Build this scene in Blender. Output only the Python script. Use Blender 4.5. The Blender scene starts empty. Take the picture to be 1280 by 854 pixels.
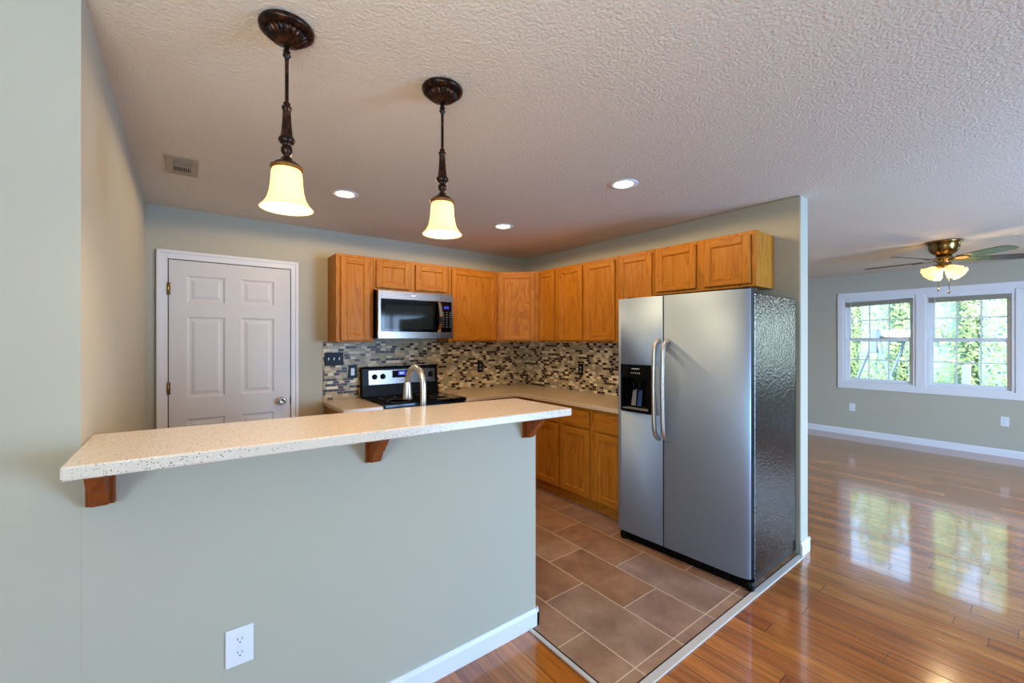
import bpy, bmesh, math, random
from mathutils import Vector, Matrix
random.seed(7)
PI = math.pi
SC = bpy.context.scene
COL = SC.collection

# ------------------------------------------------------------------ camera, world, light, exposure
cam_d = bpy.data.cameras.new('camera')
cam = bpy.data.objects.new('camera', cam_d)
COL.objects.link(cam)
cam.location = (0, 0, 1.463)
cam.rotation_euler = (PI / 2, 0, -math.radians(37.514))
cam_d.sensor_width = 36.0
cam_d.lens = 36.0 * 530.18 / 1280.0
cam_d.shift_y = -2.9 / 1280.0
cam_d.clip_start = 0.02
SC.camera = cam

SC.view_settings.view_transform = 'Standard'
SC.view_settings.look = 'None'
SC.view_settings.gamma = 1.0
SC.view_settings.use_curve_mapping = False
SC.view_settings.exposure = 0.17
SC.cycles.use_denoising = True
SC.cycles.max_bounces = 10
SC.cycles.diffuse_bounces = 6
SC.cycles.transparent_max_bounces = 16
SC.cycles.sample_clamp_indirect = 6.0
SC.cycles.caustics_reflective = False
SC.cycles.caustics_refractive = False

world = bpy.data.worlds.new('world')
SC.world = world
world.use_nodes = True
wn = world.node_tree
bg = wn.nodes['Background']
sky = wn.nodes.new('ShaderNodeTexSky')
sky.sky_type = 'NISHITA'
sky.sun_disc = False
sky.sun_elevation = math.radians(48)
sky.sun_rotation = math.radians(200)
wn.links.new(sky.outputs[0], bg.inputs[0])
bg.inputs[1].default_value = 1.15

def light(name, kind, loc, energy, color, size=None, size_y=None, direction=None, parent=None, radius=None):
    d = bpy.data.lights.new(name, kind)
    d.energy = energy
    d.color = color
    if kind == 'AREA':
        d.shape = 'RECTANGLE'
        d.size = size
        d.size_y = size_y
    if radius is not None:
        d.shadow_soft_size = radius
    o = bpy.data.objects.new(name, d)
    COL.objects.link(o)
    o.location = loc
    if direction is not None:
        o.rotation_euler = Vector(direction).to_track_quat('-Z', 'Y').to_euler()
    if parent is not None:
        o.parent = parent
    return o

sun = light('sun', 'SUN', (12, -8, 14), 15.0, (1.0, 0.95, 0.84), direction=(0.62, -0.42, -0.66))
sun.data.angle = math.radians(1.5)
# daylight through the glazing out of view: far room window, sliding door behind the photographer, and a side window added for blue fill
light('daylight_sliding_door', 'AREA', (4.1, -3.06, 1.06), 337.5, (0.267, 0.551, 1.0), 1.9, 2.0, (0, 1, 0))
light('added_side_fill', 'AREA', (-3.06, -1.9, 1.45), 102.0, (0.324, 0.686, 1.0), 1.7, 1.4, (1, 0, 0))
light('daylight_far_window', 'AREA', (8.24, -1.3, 1.44), 15, (0.55, 0.78, 1.0), 1.15, 1.25, (-1, 0, 0))
# the photographer's flash, bounced off the dining room ceiling behind the camera
flash = light('bounced_flash', 'SPOT', (-0.5, -0.4, 1.30), 150.0, (0.8, 0.92, 1.0), direction=(0.15, 0.25, 1.0), radius=0.3)
flash.data.spot_size = math.radians(150); flash.data.spot_blend = 1.0

# ------------------------------------------------------------------ mesh builder
class MB:
    def __init__(self):
        self.v = []; self.f = []; self.m = []; self.s = []
    def poly(self, pts, m=0, s=False):
        b = len(self.v)
        self.v += [tuple(p) for p in pts]
        self.f.append(list(range(b, b + len(pts)))); self.m.append(m); self.s.append(s)
    def hexa(self, p, m=0):
        """eight corners: bottom ring of four, top ring of four"""
        b = len(self.v)
        self.v += [tuple(q) for q in p]
        for q in ((0, 3, 2, 1), (4, 5, 6, 7), (0, 1, 5, 4), (1, 2, 6, 5), (2, 3, 7, 6), (3, 0, 4, 7)):
            self.f.append([b + i for i in q]); self.m.append(m); self.s.append(False)
        return self
    def box(self, x0, x1, y0, y1, z0, z1, m=0):
        return self.hexa([(x0, y0, z0), (x1, y0, z0), (x1, y1, z0), (x0, y1, z0),
                          (x0, y0, z1), (x1, y0, z1), (x1, y1, z1), (x0, y1, z1)], m)
    def obox(self, F, u0, u1, v0, v1, w0, w1, m=0):
        return self.hexa([F(u, v, w) for (v, w) in ((v0, w0), (v0, w1)) for u in (u0, u1)][0:2] +
                         [F(u1, v0, w1), F(u0, v0, w1)] +
                         [F(u0, v1, w0), F(u1, v1, w0), F(u1, v1, w1), F(u0, v1, w1)], m)
    def prism(self, pts, f0, f1, m=0, smooth=False):
        """pts: 2-D outline; f0, f1 map a 2-D point to the two end positions"""
        n = len(pts); b = len(self.v)
        self.v += [tuple(f0(*p)) for p in pts] + [tuple(f1(*p)) for p in pts]
        self.f.append([b + i for i in range(n)][::-1]); self.m.append(m); self.s.append(False)
        self.f.append([b + n + i for i in range(n)]); self.m.append(m); self.s.append(False)
        for i in range(n):
            j = (i + 1) % n
            self.f.append([b + i, b + j, b + n + j, b + n + i]); self.m.append(m); self.s.append(smooth)
        return self
    def lathe(self, cx, cy, prof, seg=32, m=0, smooth=True, flute=None, F=None):
        """prof: list of (radius, z); flute: (count, {ring index: depth})"""
        b = len(self.v); n = len(prof)
        for k, (r, z) in enumerate(prof):
            for i in range(seg):
                a = 2 * PI * i / seg
                rr = r
                if flute and k in flute[1]:
                    rr = r * (1 + flute[1][k] * math.cos(flute[0] * a))
                p = (cx + rr * math.cos(a), cy + rr * math.sin(a), z)
                self.v.append(tuple(F(*p)) if F else p)
        for k in range(n - 1):
            for i in range(seg):
                j = (i + 1) % seg
                self.f.append([b + k * seg + i, b + k * seg + j, b + (k + 1) * seg + j, b + (k + 1) * seg + i])
                self.m.append(m); self.s.append(smooth)
        for k, rev in ((0, True), (n - 1, False)):
            if prof[k][0] > 1e-5:
                ring = [b + k * seg + i for i in range(seg)]
                self.f.append(ring[::-1] if rev else ring); self.m.append(m); self.s.append(False)
        return self
    def tube(self, path, r, seg=12, m=0, smooth=True):
        P = [Vector(p) for p in path]; n = len(P); b = len(self.v)
        R = r if isinstance(r, (list, tuple)) else [r] * n
        up = None
        for k in range(n):
            t = (P[min(k + 1, n - 1)] - P[max(k - 1, 0)]).normalized()
            if up is None:
                up = t.orthogonal().normalized()
            up = (up - t * up.dot(t)).normalized()
            s = t.cross(up)
            for i in range(seg):
                a = 2 * PI * i / seg
                self.v.append(tuple(P[k] + (up * math.cos(a) + s * math.sin(a)) * R[k]))
        for k in range(n - 1):
            for i in range(seg):
                j = (i + 1) % seg
                self.f.append([b + k * seg + i, b + k * seg + j, b + (k + 1) * seg + j, b + (k + 1) * seg + i])
                self.m.append(m); self.s.append(smooth)
        self.f.append([b + i for i in range(seg)][::-1]); self.m.append(m); self.s.append(False)
        self.f.append([b + (n - 1) * seg + i for i in range(seg)]); self.m.append(m); self.s.append(False)
        return self
    def build(self, name, mats, parent=None, bevel=0.0, seg=2, thin=False):
        me = bpy.data.meshes.new(name)
        off = root_of(parent)
        me.from_pydata([tuple(Vector(p) - off) for p in self.v], [], self.f)
        if not isinstance(mats, (list, tuple)):
            mats = [mats]
        for q in mats:
            me.materials.append(q)
        me.polygons.foreach_set('material_index', self.m)
        me.polygons.foreach_set('use_smooth', self.s)
        bm = bmesh.new(); bm.from_mesh(me)
        bmesh.ops.remove_doubles(bm, verts=bm.verts, dist=1e-6)
        if not thin:
            bmesh.ops.recalc_face_normals(bm, faces=bm.faces)
        bm.to_mesh(me); bm.free(); me.update()
        o = bpy.data.objects.new(name, me)
        COL.objects.link(o)
        if parent is not None:
            o.parent = parent
        if bevel:
            md = o.modifiers.new('bevel', 'BEVEL')
            md.width = bevel; md.segments = seg; md.limit_method = 'ANGLE'; md.angle_limit = math.radians(40)
        return o

def root_of(p):
    v = Vector((0, 0, 0))
    while p is not None:
        v += p.location
        p = p.parent
    return v

def thing(name, label, cat, loc, group=None):
    o = bpy.data.objects.new(name, None)
    COL.objects.link(o)
    o.empty_display_size = 0.05
    o.location = loc
    o['label'] = label; o['category'] = cat
    if group: o['group'] = group
    return o

def tag(o, label, cat, group=None, kind=None):
    o['label'] = label; o['category'] = cat
    if group: o['group'] = group
    if kind: o['kind'] = kind
    return o

def struct(o, label=None, cat=None):
    o['kind'] = 'structure'
    if label: o['label'] = label
    if cat: o['category'] = cat
    return o

def dup(root, loc, label, rotz=None, group=None):
    r = root.copy(); COL.objects.link(r)
    r.location = loc; r['label'] = label
    if rotz is not None: r.rotation_euler = (0, 0, rotz)
    if group: r['group'] = group
    for ch in list(root.children):
        c = ch.copy(); COL.objects.link(c); c.parent = r
        for g in list(ch.children):
            d = g.copy(); COL.objects.link(d); d.parent = c
    return r

# ------------------------------------------------------------------ materials
def lin(c):
    return tuple(((x / 255) / 12.92 if x / 255 <= 0.04045 else ((x / 255 + 0.055) / 1.055) ** 2.4) for x in c) + (1.0,)

def mat(name, col=(200, 200, 200), rough=0.5, metal=0.0, spec=0.5, **kw):
    m = bpy.data.materials.new(name); m.use_nodes = True
    b = m.node_tree.nodes['Principled BSDF']
    b.inputs['Base Color'].default_value = lin(col)
    b.inputs['Roughness'].default_value = rough
    b.inputs['Metallic'].default_value = metal
    b.inputs['Specular IOR Level'].default_value = spec
    for k, v in kw.items():
        b.inputs[k.replace('_', ' ')].default_value = v
    return m

class NT:
    """short hands for wiring a material"""
    def __init__(self, m):
        self.m = m; self.t = m.node_tree; self.b = self.t.nodes['Principled BSDF']
    def n(self, typ, **kw):
        x = self.t.nodes.new(typ)
        for k, v in kw.items(): setattr(x, k, v)
        return x
    def put(self, sock, v):
        if hasattr(v, 'node'): self.t.links.new(v, sock)
        else: sock.default_value = v
    def math(self, op, a, b=0.0, c=None):
        x = self.n('ShaderNodeMath', operation=op)
        self.put(x.inputs[0], a); self.put(x.inputs[1], b)
        if c is not None: self.put(x.inputs[2], c)
        return x.outputs[0]
    def coord(self, kind='Object'):
        return self.n('ShaderNodeTexCoord').outputs[kind]
    def pos(self):
        return self.n('ShaderNodeNewGeometry').outputs['Position']
    def xyz(self, v):
        x = self.n('ShaderNodeSeparateXYZ'); self.put(x.inputs[0], v); return x.outputs
    def comb(self, a, b, c=0.0):
        x = self.n('ShaderNodeCombineXYZ')
        for i, q in enumerate((a, b, c)): self.put(x.inputs[i], q)
        return x.outputs[0]
    def mapping(self, v, scale=(1, 1, 1), rot=(0, 0, 0), loc=(0, 0, 0)):
        x = self.n('ShaderNodeMapping'); self.put(x.inputs['Vector'], v)
        x.inputs['Scale'].default_value = scale; x.inputs['Rotation'].default_value = rot; x.inputs['Location'].default_value = loc
        return x.outputs[0]
    def noise(self, v, scale, detail=2.0, rough=0.5, dist=0.0, out=0):
        x = self.n('ShaderNodeTexNoise'); self.put(x.inputs['Vector'], v)
        x.inputs['Scale'].default_value = scale; x.inputs['Detail'].default_value = detail
        x.inputs['Roughness'].default_value = rough; x.inputs['Distortion'].default_value = dist
        return x.outputs[out]
    def white(self, v):
        x = self.n('ShaderNodeTexWhiteNoise', noise_dimensions='3D'); self.put(x.inputs['Vector'], v)
        return x.outputs['Value']
    def ramp(self, f, stops, interp='LINEAR'):
        x = self.n('ShaderNodeValToRGB'); self.put(x.inputs[0], f)
        r = x.color_ramp; r.interpolation = interp
        while len(r.elements) < len(stops): r.elements.new(0.5)
        for e, (p, c) in zip(r.elements, stops):
            e.position = p; e.color = lin(c) if max(c) > 1.001 or True else c
        return x.outputs[0]
    def mix(self, f, a, b, mode='MIX'):
        x = self.n('ShaderNodeMix', data_type='RGBA', blend_type=mode)
        self.put(x.inputs['Factor'], f); self.put(x.inputs[6], a); self.put(x.inputs[7], b)
        return x.outputs[2]
    def bump(self, h, strength, dist=0.01):
        x = self.n('ShaderNodeBump'); self.put(x.inputs['Height'], h)
        x.inputs['Strength'].default_value = strength; x.inputs['Distance'].default_value = dist
        self.t.links.new(x.outputs[0], self.b.inputs['Normal'])
    def col(self, c): self.put(self.b.inputs['Base Color'], c)
    def rough(self, c): self.put(self.b.inputs['Roughness'], c)
    def cells(self, u, v, lu, lv, gap, rand_len=True, half=0.0):
        """running-bond cells: u along, v across; gives (id, mortar mask, edge distance)"""
        row = self.math('FLOOR', self.math('DIVIDE', v, lv))
        if rand_len:
            off = self.math('MULTIPLY', self.white(self.comb(row, 3.7, 1.3)), lu)
        else:
            off = self.math('MULTIPLY', self.math('MODULO', self.math('ABSOLUTE', row), 2.0), lu * half)
        uu = self.math('DIVIDE', self.math('ADD', u, off), lu)
        colm = self.math('FLOOR', uu)
        cid = self.white(self.comb(row, colm, 0.5))
        du = self.math('MULTIPLY', self.math('SUBTRACT', 0.5, self.math('ABSOLUTE', self.math('SUBTRACT', self.math('FRACT', uu), 0.5))), lu)
        dv = self.math('MULTIPLY', self.math('SUBTRACT', 0.5, self.math('ABSOLUTE', self.math('SUBTRACT', self.math('FRACT', self.math('DIVIDE', v, lv)), 0.5))), lv)
        d = self.math('MINIMUM', du, dv)
        mask = self.math('LESS_THAN', d, gap / 2)
        return cid, mask, d

def paint(name, col, bump=0.03, rough=0.75):
    m = mat(name, col, rough, spec=0.25); t = NT(m)
    p = t.pos()
    t.col(t.mix(t.noise(p, 1.5, 3), lin([c * 0.985 for c in col]), lin([min(255, c * 1.012) for c in col])))
    t.bump(t.noise(p, 180, 3), bump, 0.004)
    return m

WALL = (181, 176, 158)
M = {}
M['wall'] = paint('wall_paint', WALL)
M['white'] = paint('white_trim_paint', (226, 226, 228), 0.01, 0.4)
M['door'] = paint('white_door_paint', (214, 211, 208), 0.01, 0.42)

def mk_ceiling():
    m = mat('ceiling_texture', (224, 213, 196), 0.9, spec=0.1); t = NT(m)
    p = t.pos()
    a = t.noise(p, 88, 3, 0.6)
    t.bump(a, 0.55, 0.012)
    return m
M['ceiling'] = mk_ceiling()

def mk_wood_floor():
    m = mat('oak_floor', (150, 90, 45), 0.16, spec=0.7); t = NT(m)
    x, y, z = t.xyz(t.pos())
    cid, mask, d = t.cells(y, x, 1.05, 0.104, 0.0028)
    g = t.comb(t.math('MULTIPLY', x, 26.0), t.math('MULTIPLY', y, 1.6), t.math('MULTIPLY', cid, 40.0))
    gr = t.noise(g, 1.6, 5, 0.62, 0.6)
    fine = t.noise(t.comb(t.math('MULTIPLY', x, 190.0), t.math('MULTIPLY', y, 5.0), cid), 1.0, 3)
    base = t.ramp(cid, [(0.0, (176, 92, 34)), (0.35, (208, 120, 44)), (0.7, (224, 138, 58)), (1.0, (190, 106, 44))])
    gr2 = t.ramp(gr, [(0.32, (150, 150, 150)), (0.62, (255, 255, 255))])
    c = t.mix(0.75, base, gr2, 'MULTIPLY')
    c = t.mix(t.math('MULTIPLY', fine, 0.28), c, lin((92, 50, 24)))
    c = t.mix(mask, c, lin((58, 32, 18)))
    t.col(c)
    hgt = t.math('ADD', t.math('MULTIPLY', t.math('MINIMUM', d, 0.003), 60.0), t.math('MULTIPLY', t.math('ADD', fine, t.noise(t.comb(x, y, cid), 7, 2)), 0.10))
    t.bump(hgt, 0.12, 0.01)
    t.rough(t.math('ADD', 0.10, t.math('MULTIPLY', gr, 0.14)))
    m.node_tree.nodes['Principled BSDF'].inputs['Coat Weight'].default_value = 0.65
    m.node_tree.nodes['Principled BSDF'].inputs['Coat Roughness'].default_value = 0.06
    m.node_tree.nodes['Principled BSDF'].inputs['Coat IOR'].default_value = 1.75
    return m
M['floor'] = mk_wood_floor()

def mk_tile():
    m = mat('slate_floor_tile', (120, 95, 75), 0.42, spec=0.4); t = NT(m)
    x, y, z = t.xyz(t.pos())
    u = t.math('SUBTRACT', y, 0.005); v = t.math('SUBTRACT', x, 1.58)
    cid, mask, d = t.cells(t.math('SUBTRACT', u, 1.155), v, 0.595, 0.302, 0.0045, False, 0.5)
    cut = t.math('LESS_THAN', t.math('ABSOLUTE', t.math('SUBTRACT', y, 1.160)), 0.0022)
    n1 = t.noise(t.comb(x, y, t.math('MULTIPLY', cid, 31.0)), 5.0, 6, 0.65)
    base = t.ramp(cid, [(0.0, (180, 132, 96)), (0.4, (190, 146, 112)), (0.75, (176, 144, 126)), (1.0, (194, 150, 108))])
    c = t.mix(t.ramp(n1, [(0.3, (0, 0, 0)), (0.72, (255, 255, 255))]), t.mix(1.0, base, lin((190, 178, 172)), 'MULTIPLY'), base)
    c = t.mix(t.math('MAXIMUM', mask, cut), c, lin((226, 204, 174)))
    t.col(c)
    t.bump(t.math('ADD', t.math('MULTIPLY', n1, 0.4), t.math('MULTIPLY', t.math('MINIMUM', d, 0.004), 100.0)), 0.15, 0.008)
    t.rough(t.math('ADD', 0.28, t.math('MULTIPLY', n1, 0.25)))
    return m
M['tile'] = mk_tile()

def mk_mosaic():
    m = mat('glass_mosaic', (130, 115, 90), 0.2, spec=0.2); t = NT(m)
    x, y, z = t.xyz(t.pos())
    u = t.math('SUBTRACT', x, y)
    cid, mask, d = t.cells(u, t.math('SUBTRACT', z, 0.916), 0.049, 0.0242, 0.0024)
    c = t.ramp(cid, [(0.0, (54, 34, 26)), (0.22, (84, 52, 36)), (0.26, (240, 224, 190)), (0.42, (214, 192, 152)), (0.58, (182, 162, 124)), (0.80, (164, 150, 122))], 'CONSTANT')
    c = t.mix(0.35, c, t.ramp(t.noise(t.pos(), 60, 3), [(0.3, (150, 150, 150)), (0.7, (255, 255, 255))]), 'MULTIPLY')
    c = t.mix(mask, c, lin((190, 174, 148)))
    t.col(c)
    t.rough(t.math('ADD', 0.32, t.math('MULTIPLY', mask, 0.5)))
    t.bump(t.math('MULTIPLY', t.math('MINIMUM', d, 0.002), 200.0), 0.25, 0.004)
    return m
M['mosaic'] = mk_mosaic()

def mk_wood(name, vertical=True, dark=0.96, gr=1.05):
    m = mat(name, (170, 105, 45), 0.45, spec=0.2); t = NT(m)
    oc = t.coord('Object')
    info = t.n('ShaderNodeObjectInfo').outputs['Random']
    x, y, z = t.xyz(oc)
    if vertical:
        g = t.comb(t.math('MULTIPLY', t.math('ADD', x, y), 17.0), t.math('MULTIPLY', t.math('SUBTRACT', x, y), 6.0), t.math('ADD', t.math('MULTIPLY', z, 1.5), t.math('MULTIPLY', info, 20.0)))
        f = t.comb(t.math('MULTIPLY', x, 240.0), t.math('MULTIPLY', y, 240.0), t.math('MULTIPLY', z, 7.0))
    else:
        g = t.comb(t.math('MULTIPLY', z, 17.0), t.math('MULTIPLY', t.math('ADD', x, y), 1.5), t.math('MULTIPLY', info, 20.0))
        f = t.comb(t.math('MULTIPLY', t.math('ADD', x, y), 7.0), t.math('MULTIPLY', z, 240.0), 0.3)
    big = t.noise(g, 0.55, 4, 0.55, 1.2)
    rings = t.math('FRACT', t.math('MULTIPLY', big, 7.0))
    fine = t.noise(f, 1.0, 3, 0.6)
    k = dark
    c = t.ramp(rings, [(p_, (r_ * k, g_ * k * gr, b_ * k)) for p_, (r_, g_, b_) in ((0.0, (164, 92, 25)), (0.25, (184, 109, 32)), (0.85, (192, 118, 38)), (1.0, (164, 92, 25)))])
    c = t.mix(t.ramp(fine, [(0.45, (0, 0, 0)), (0.75, (130, 130, 130))]), c, lin((134 * k, 68 * k, 16 * k)))
    t.col(c)
    t.bump(fine, 0.04, 0.003)
    return m
M['oak'] = mk_wood('oak_upright')
M['oak_h'] = mk_wood('oak_crosswise', False)
M['oak_dark'] = mk_wood('corbel_wood', True, 0.74, 0.84)

def mk_slab(name, base, dark, light_, scale):
    m = mat(name, base, 0.22, spec=0.5); t = NT(m)
    p = t.pos()
    v = t.n('ShaderNodeTexVoronoi', feature='F1'); t.put(v.inputs['Vector'], p); v.inputs['Scale'].default_value = scale
    sel = t.xyz(v.outputs['Color'])
    near = t.math('LESS_THAN', v.outputs['Distance'], t.math('MULTIPLY', sel[1], 0.42))
    dk = t.math('MULTIPLY', near, t.math('LESS_THAN', sel[0], 0.34))
    lt = t.math('MULTIPLY', near, t.math('GREATER_THAN', sel[0], 0.62))
    c = t.mix(t.math('MULTIPLY', t.noise(p, 40, 4), 0.3), lin(base), lin([q * 0.9 for q in base]))
    c = t.mix(lt, c, lin(light_))
    c = t.mix(dk, c, lin(dark))
    t.col(c)
    return m
M['slab'] = mk_slab('speckled_quartz', (226, 211, 192), (92, 82, 70), (240, 234, 222), 230)
M['counter'] = mk_slab('tan_counter', (214, 192, 164), (178, 152, 124), (228, 210, 186), 260)

def mk_steel(name, col=(168, 166, 164), rough=0.3, axis='y', metal=1.0):
    m = mat(name, col, rough, metal); t = NT(m)
    x, y, z = t.xyz(t.coord('Object'))
    sc = {'y': (30, 3, 320), 'x': (3, 30, 320), 'z': (320, 320, 3)}[axis]
    n1 = t.noise(t.comb(t.math('MULTIPLY', x, sc[0]), t.math('MULTIPLY', y, sc[1]), t.math('MULTIPLY', z, sc[2])), 1.0, 2)
    t.rough(t.math('ADD', rough - 0.05, t.math('MULTIPLY', n1, 0.12)))
    t.bump(n1, 0.015, 0.002)
    return m
M['steel'] = mk_steel('brushed_steel', (168, 186, 208), 0.60, 'y', 0.75)
M['steel_x'] = mk_steel('brushed_steel_crosswise', (122, 114, 108), 0.26, 'x')
M['nickel'] = mk_steel('brushed_nickel', (206, 203, 198), 0.32, 'z')
M['chrome'] = mat('chrome', (200, 198, 194), 0.12, 1.0)
M['brass'] = mat('antique_brass', (150, 118, 66), 0.25, 1.0)
M['black'] = mat('black_plastic', (5, 5, 6), 0.4, spec=0.15)
M['gloss'] = mat('black_glass', (5, 6, 8), 0.07, spec=0.22)
M['dark'] = mat('dark_gap', (6, 6, 6), 0.9)
M['grey'] = mat('grey_plastic', (120, 120, 120), 0.5)
M['mark'] = mat('pale_print', (200, 200, 205), 0.5)
def mk_pebble():
    m = mat('black_textured_side', (5, 5, 7), 0.10, spec=0.6); t = NT(m)
    t.bump(t.noise(t.coord('Object'), 75, 2), 0.30, 0.008)
    return m
M['pebble'] = mk_pebble()
def mk_bronze():
    m = mat('oil_rubbed_bronze', (42, 28, 20), 0.32, 0.75); t = NT(m)
    t.col(t.mix(t.ramp(t.noise(t.coord('Object'), 60, 4), [(0.45, (0, 0, 0)), (0.75, (255, 255, 255))]), lin((34, 22, 17)), lin((96, 58, 34))))
    return m
M['bronze'] = mk_bronze()
M['shade_rim'] = mat('gilded_rim', (128, 88, 40), 0.4, 0.7)
def emit(name, col, strength, base=None):
    m = mat(name, base or col, 0.4)
    b = m.node_tree.nodes['Principled BSDF']
    b.inputs['Emission Color'].default_value = lin(col)
    b.inputs['Emission Strength'].default_value = strength
    return m
def mk_shade(name, col, strength):
    m = emit(name, col, strength, (250, 236, 190))
    t = m.node_tree; b = t.nodes['Principled BSDF']
    tr = t.nodes.new('ShaderNodeBsdfTranslucent'); tr.inputs[0].default_value = lin((255, 226, 150))
    mx = t.nodes.new('ShaderNodeMixShader'); mx.inputs[0].default_value = 0.5
    t.links.new(b.outputs[0], mx.inputs[1]); t.links.new(tr.outputs[0], mx.inputs[2])
    t.links.new(mx.outputs[0], t.nodes['Material Output'].inputs[0])
    return m
M['shade'] = mk_shade('amber_glass_shade', (255, 230, 168), 1.15)
M['fan_shade'] = mk_shade('frosted_fan_shade', (255, 226, 160), 1.6)
M['lamp'] = emit('recessed_lamp', (255, 226, 190), 9.0)
M['display'] = emit('blue_display', (30, 40, 190), 0.7, (10, 12, 60))
M['digits'] = emit('display_digits', (190, 200, 255), 1.6)
M['blue'] = mat('blue_plastic_paddle', (26, 62, 110), 0.3)
M['blind'] = mat('taupe_blind', (150, 144, 128), 0.7)
M['plate_white'] = mat('white_plate', (228, 230, 234), 0.35)
M['vent'] = mat('cream_vent', (168, 152, 128), 0.5)
M['metal_strip'] = mat('grey_transition_strip', (206, 197, 186), 0.4)
M['swing'] = mat('blue_grey_swing_frame', (96, 112, 132), 0.45)
M['canvas'] = mat('white_canopy', (235, 238, 244), 0.7)
M['fan_blade'] = mat('dark_walnut_blade', (52, 42, 36), 0.22)

def mk_glass():
    m = bpy.data.materials.new('window_glass'); m.use_nodes = True
    t = m.node_tree; t.nodes.clear()
    o = t.nodes.new('ShaderNodeOutputMaterial')
    g = t.nodes.new('ShaderNodeBsdfGlossy'); g.inputs['Roughness'].default_value = 0.02
    tr = t.nodes.new('ShaderNodeBsdfTransparent'); tr.inputs[0].default_value = (0.97, 1.0, 0.985, 1)
    mx = t.nodes.new('ShaderNodeMixShader')
    fr = t.nodes.new('ShaderNodeFresnel'); fr.inputs[0].default_value = 1.15
    t.links.new(fr.outputs[0], mx.inputs[0]); t.links.new(tr.outputs[0], mx.inputs[1]); t.links.new(g.outputs[0], mx.inputs[2])
    t.links.new(mx.outputs[0], o.inputs[0])
    return m
M['glass'] = mk_glass()

def mk_leaf(name, a, b_):
    m = mat(name, a, 0.55, spec=0.2); t = NT(m)
    p = t.coord('Object')
    c = t.mix(t.noise(p, 6, 4), lin(a), lin(b_))
    t.col(c)
    tr = t.n('ShaderNodeBsdfTranslucent'); t.put(tr.inputs[0], c)
    mx = t.n('ShaderNodeMixShader'); mx.inputs[0].default_value = 0.35
    t.t.links.new(t.b.outputs[0], mx.inputs[1]); t.t.links.new(tr.outputs[0], mx.inputs[2])
    t.t.links.new(mx.outputs[0], t.t.nodes['Material Output'].inputs[0])
    return m
M['leaf'] = mk_leaf('arborvitae_sprays', (180, 198, 160), (222, 226, 194))
M['leaf_core'] = mat('arborvitae_core', (112, 142, 130), 0.8)
M['bark'] = mat('grey_brown_bark', (92, 76, 62), 0.9)
M['grass'] = mk_leaf('lawn_green', (112, 140, 76), (140, 160, 92))

# ------------------------------------------------------------------ the room shell
ZC = 2.44
YB, XR, XL, YP, YE = 4.023, 3.293, -0.23, 1.649, 1.084
XW = 8.07
b = MB(); b.poly([(-3, -3, 0), (XW + 0.02, -3, 0), (XW + 0.02, YB + 0.02, 0), (-3, YB + 0.02, 0)])
struct(b.build('floor', M['floor'], thin=True))
b = MB()
b.prism([(1.392, 1.106), (XR, 1.106), (XR, YB), (XL, YB), (XL, 1.77), (1.392, 1.77)], lambda x, y: (x, y, 0.0005), lambda x, y: (x, y, 0.004))
struct(b.build('floor_tile', M['tile']))
b = MB().box(-3.15, XW + 0.15, -3.15, YB + 0.15, ZC, ZC + 0.12)
struct(b.build('ceiling', M['ceiling']))
struct(MB().box(-3.15, XW + 0.15, YB, YB + 0.14, 0, ZC).build('wall_back', M['wall']))
struct(MB().box(XL - 0.12, XL, YP + 0.0005, YB, 0, ZC).build('wall_left', M['wall']))
struct(MB().box(-3.0, XL - 0.0005, YP, YP + 0.12, 0, ZC).build('wall_front', M['wall']))
struct(MB().box(XR, XR + 0.131, YE, YB, 0, ZC).build('wall_right', M['wall'], bevel=0.008))
# half wall under the bar (its top follows the slightly sloping slab)
b = MB().hexa([(XL, YP, 0), (1.418, YP, 0), (1.418, YP + 0.115, 0), (XL, YP + 0.115, 0),
               (XL, YP, 1.135), (1.418, YP, 1.104), (1.418, YP + 0.115, 1.104), (XL, YP + 0.115, 1.135)])
struct(b.build('wall_half', M['wall']))
# far wall with its double window opening
b = MB()
Y0, Y1, YM0, YM1, Z0, Z1 = 0.365, 2.085, 1.165, 1.262, 0.80, 2.085
W3A, W3B = -1.9, -0.7
b.box(XW, XW + 0.15, Y1, YB, 0, ZC); b.box(XW, XW + 0.15, W3B, Y0, 0, ZC); b.box(XW, XW + 0.15, -3, W3A, 0, ZC)
for (a, c) in ((Y0, Y1), (W3A, W3B)):
    b.box(XW, XW + 0.15, a, c, 0, Z0); b.box(XW, XW + 0.15, a, c, Z1, ZC)
b.box(XW, XW + 0.15, YM0, YM1, Z0, Z1)
struct(b.build('wall_window', M['wall']))
# walls behind the photographer, with openings for the sliding door and the added side window
b = MB()
b.box(-3.15, 3.1, -3.15, -3, 0, ZC); b.box(5.1, XW + 0.15, -3.15, -3, 0, ZC)
b.box(3.1, 5.1, -3.15, -3, 2.1, ZC)
struct(b.build('wall_rear', M['wall']))
b = MB()
b.box(-3.15, -3, -3, -2.8, 0, ZC); b.box(-3.15, -3, -1.0, YP + 0.12, 0, ZC); b.box(-3.15, -3, -2.8, -1.0, 0, 0.72); b.box(-3.15, -3, -2.8, -1.0, 2.18, ZC)
struct(b.build('wall_side', M['wall']))

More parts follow.
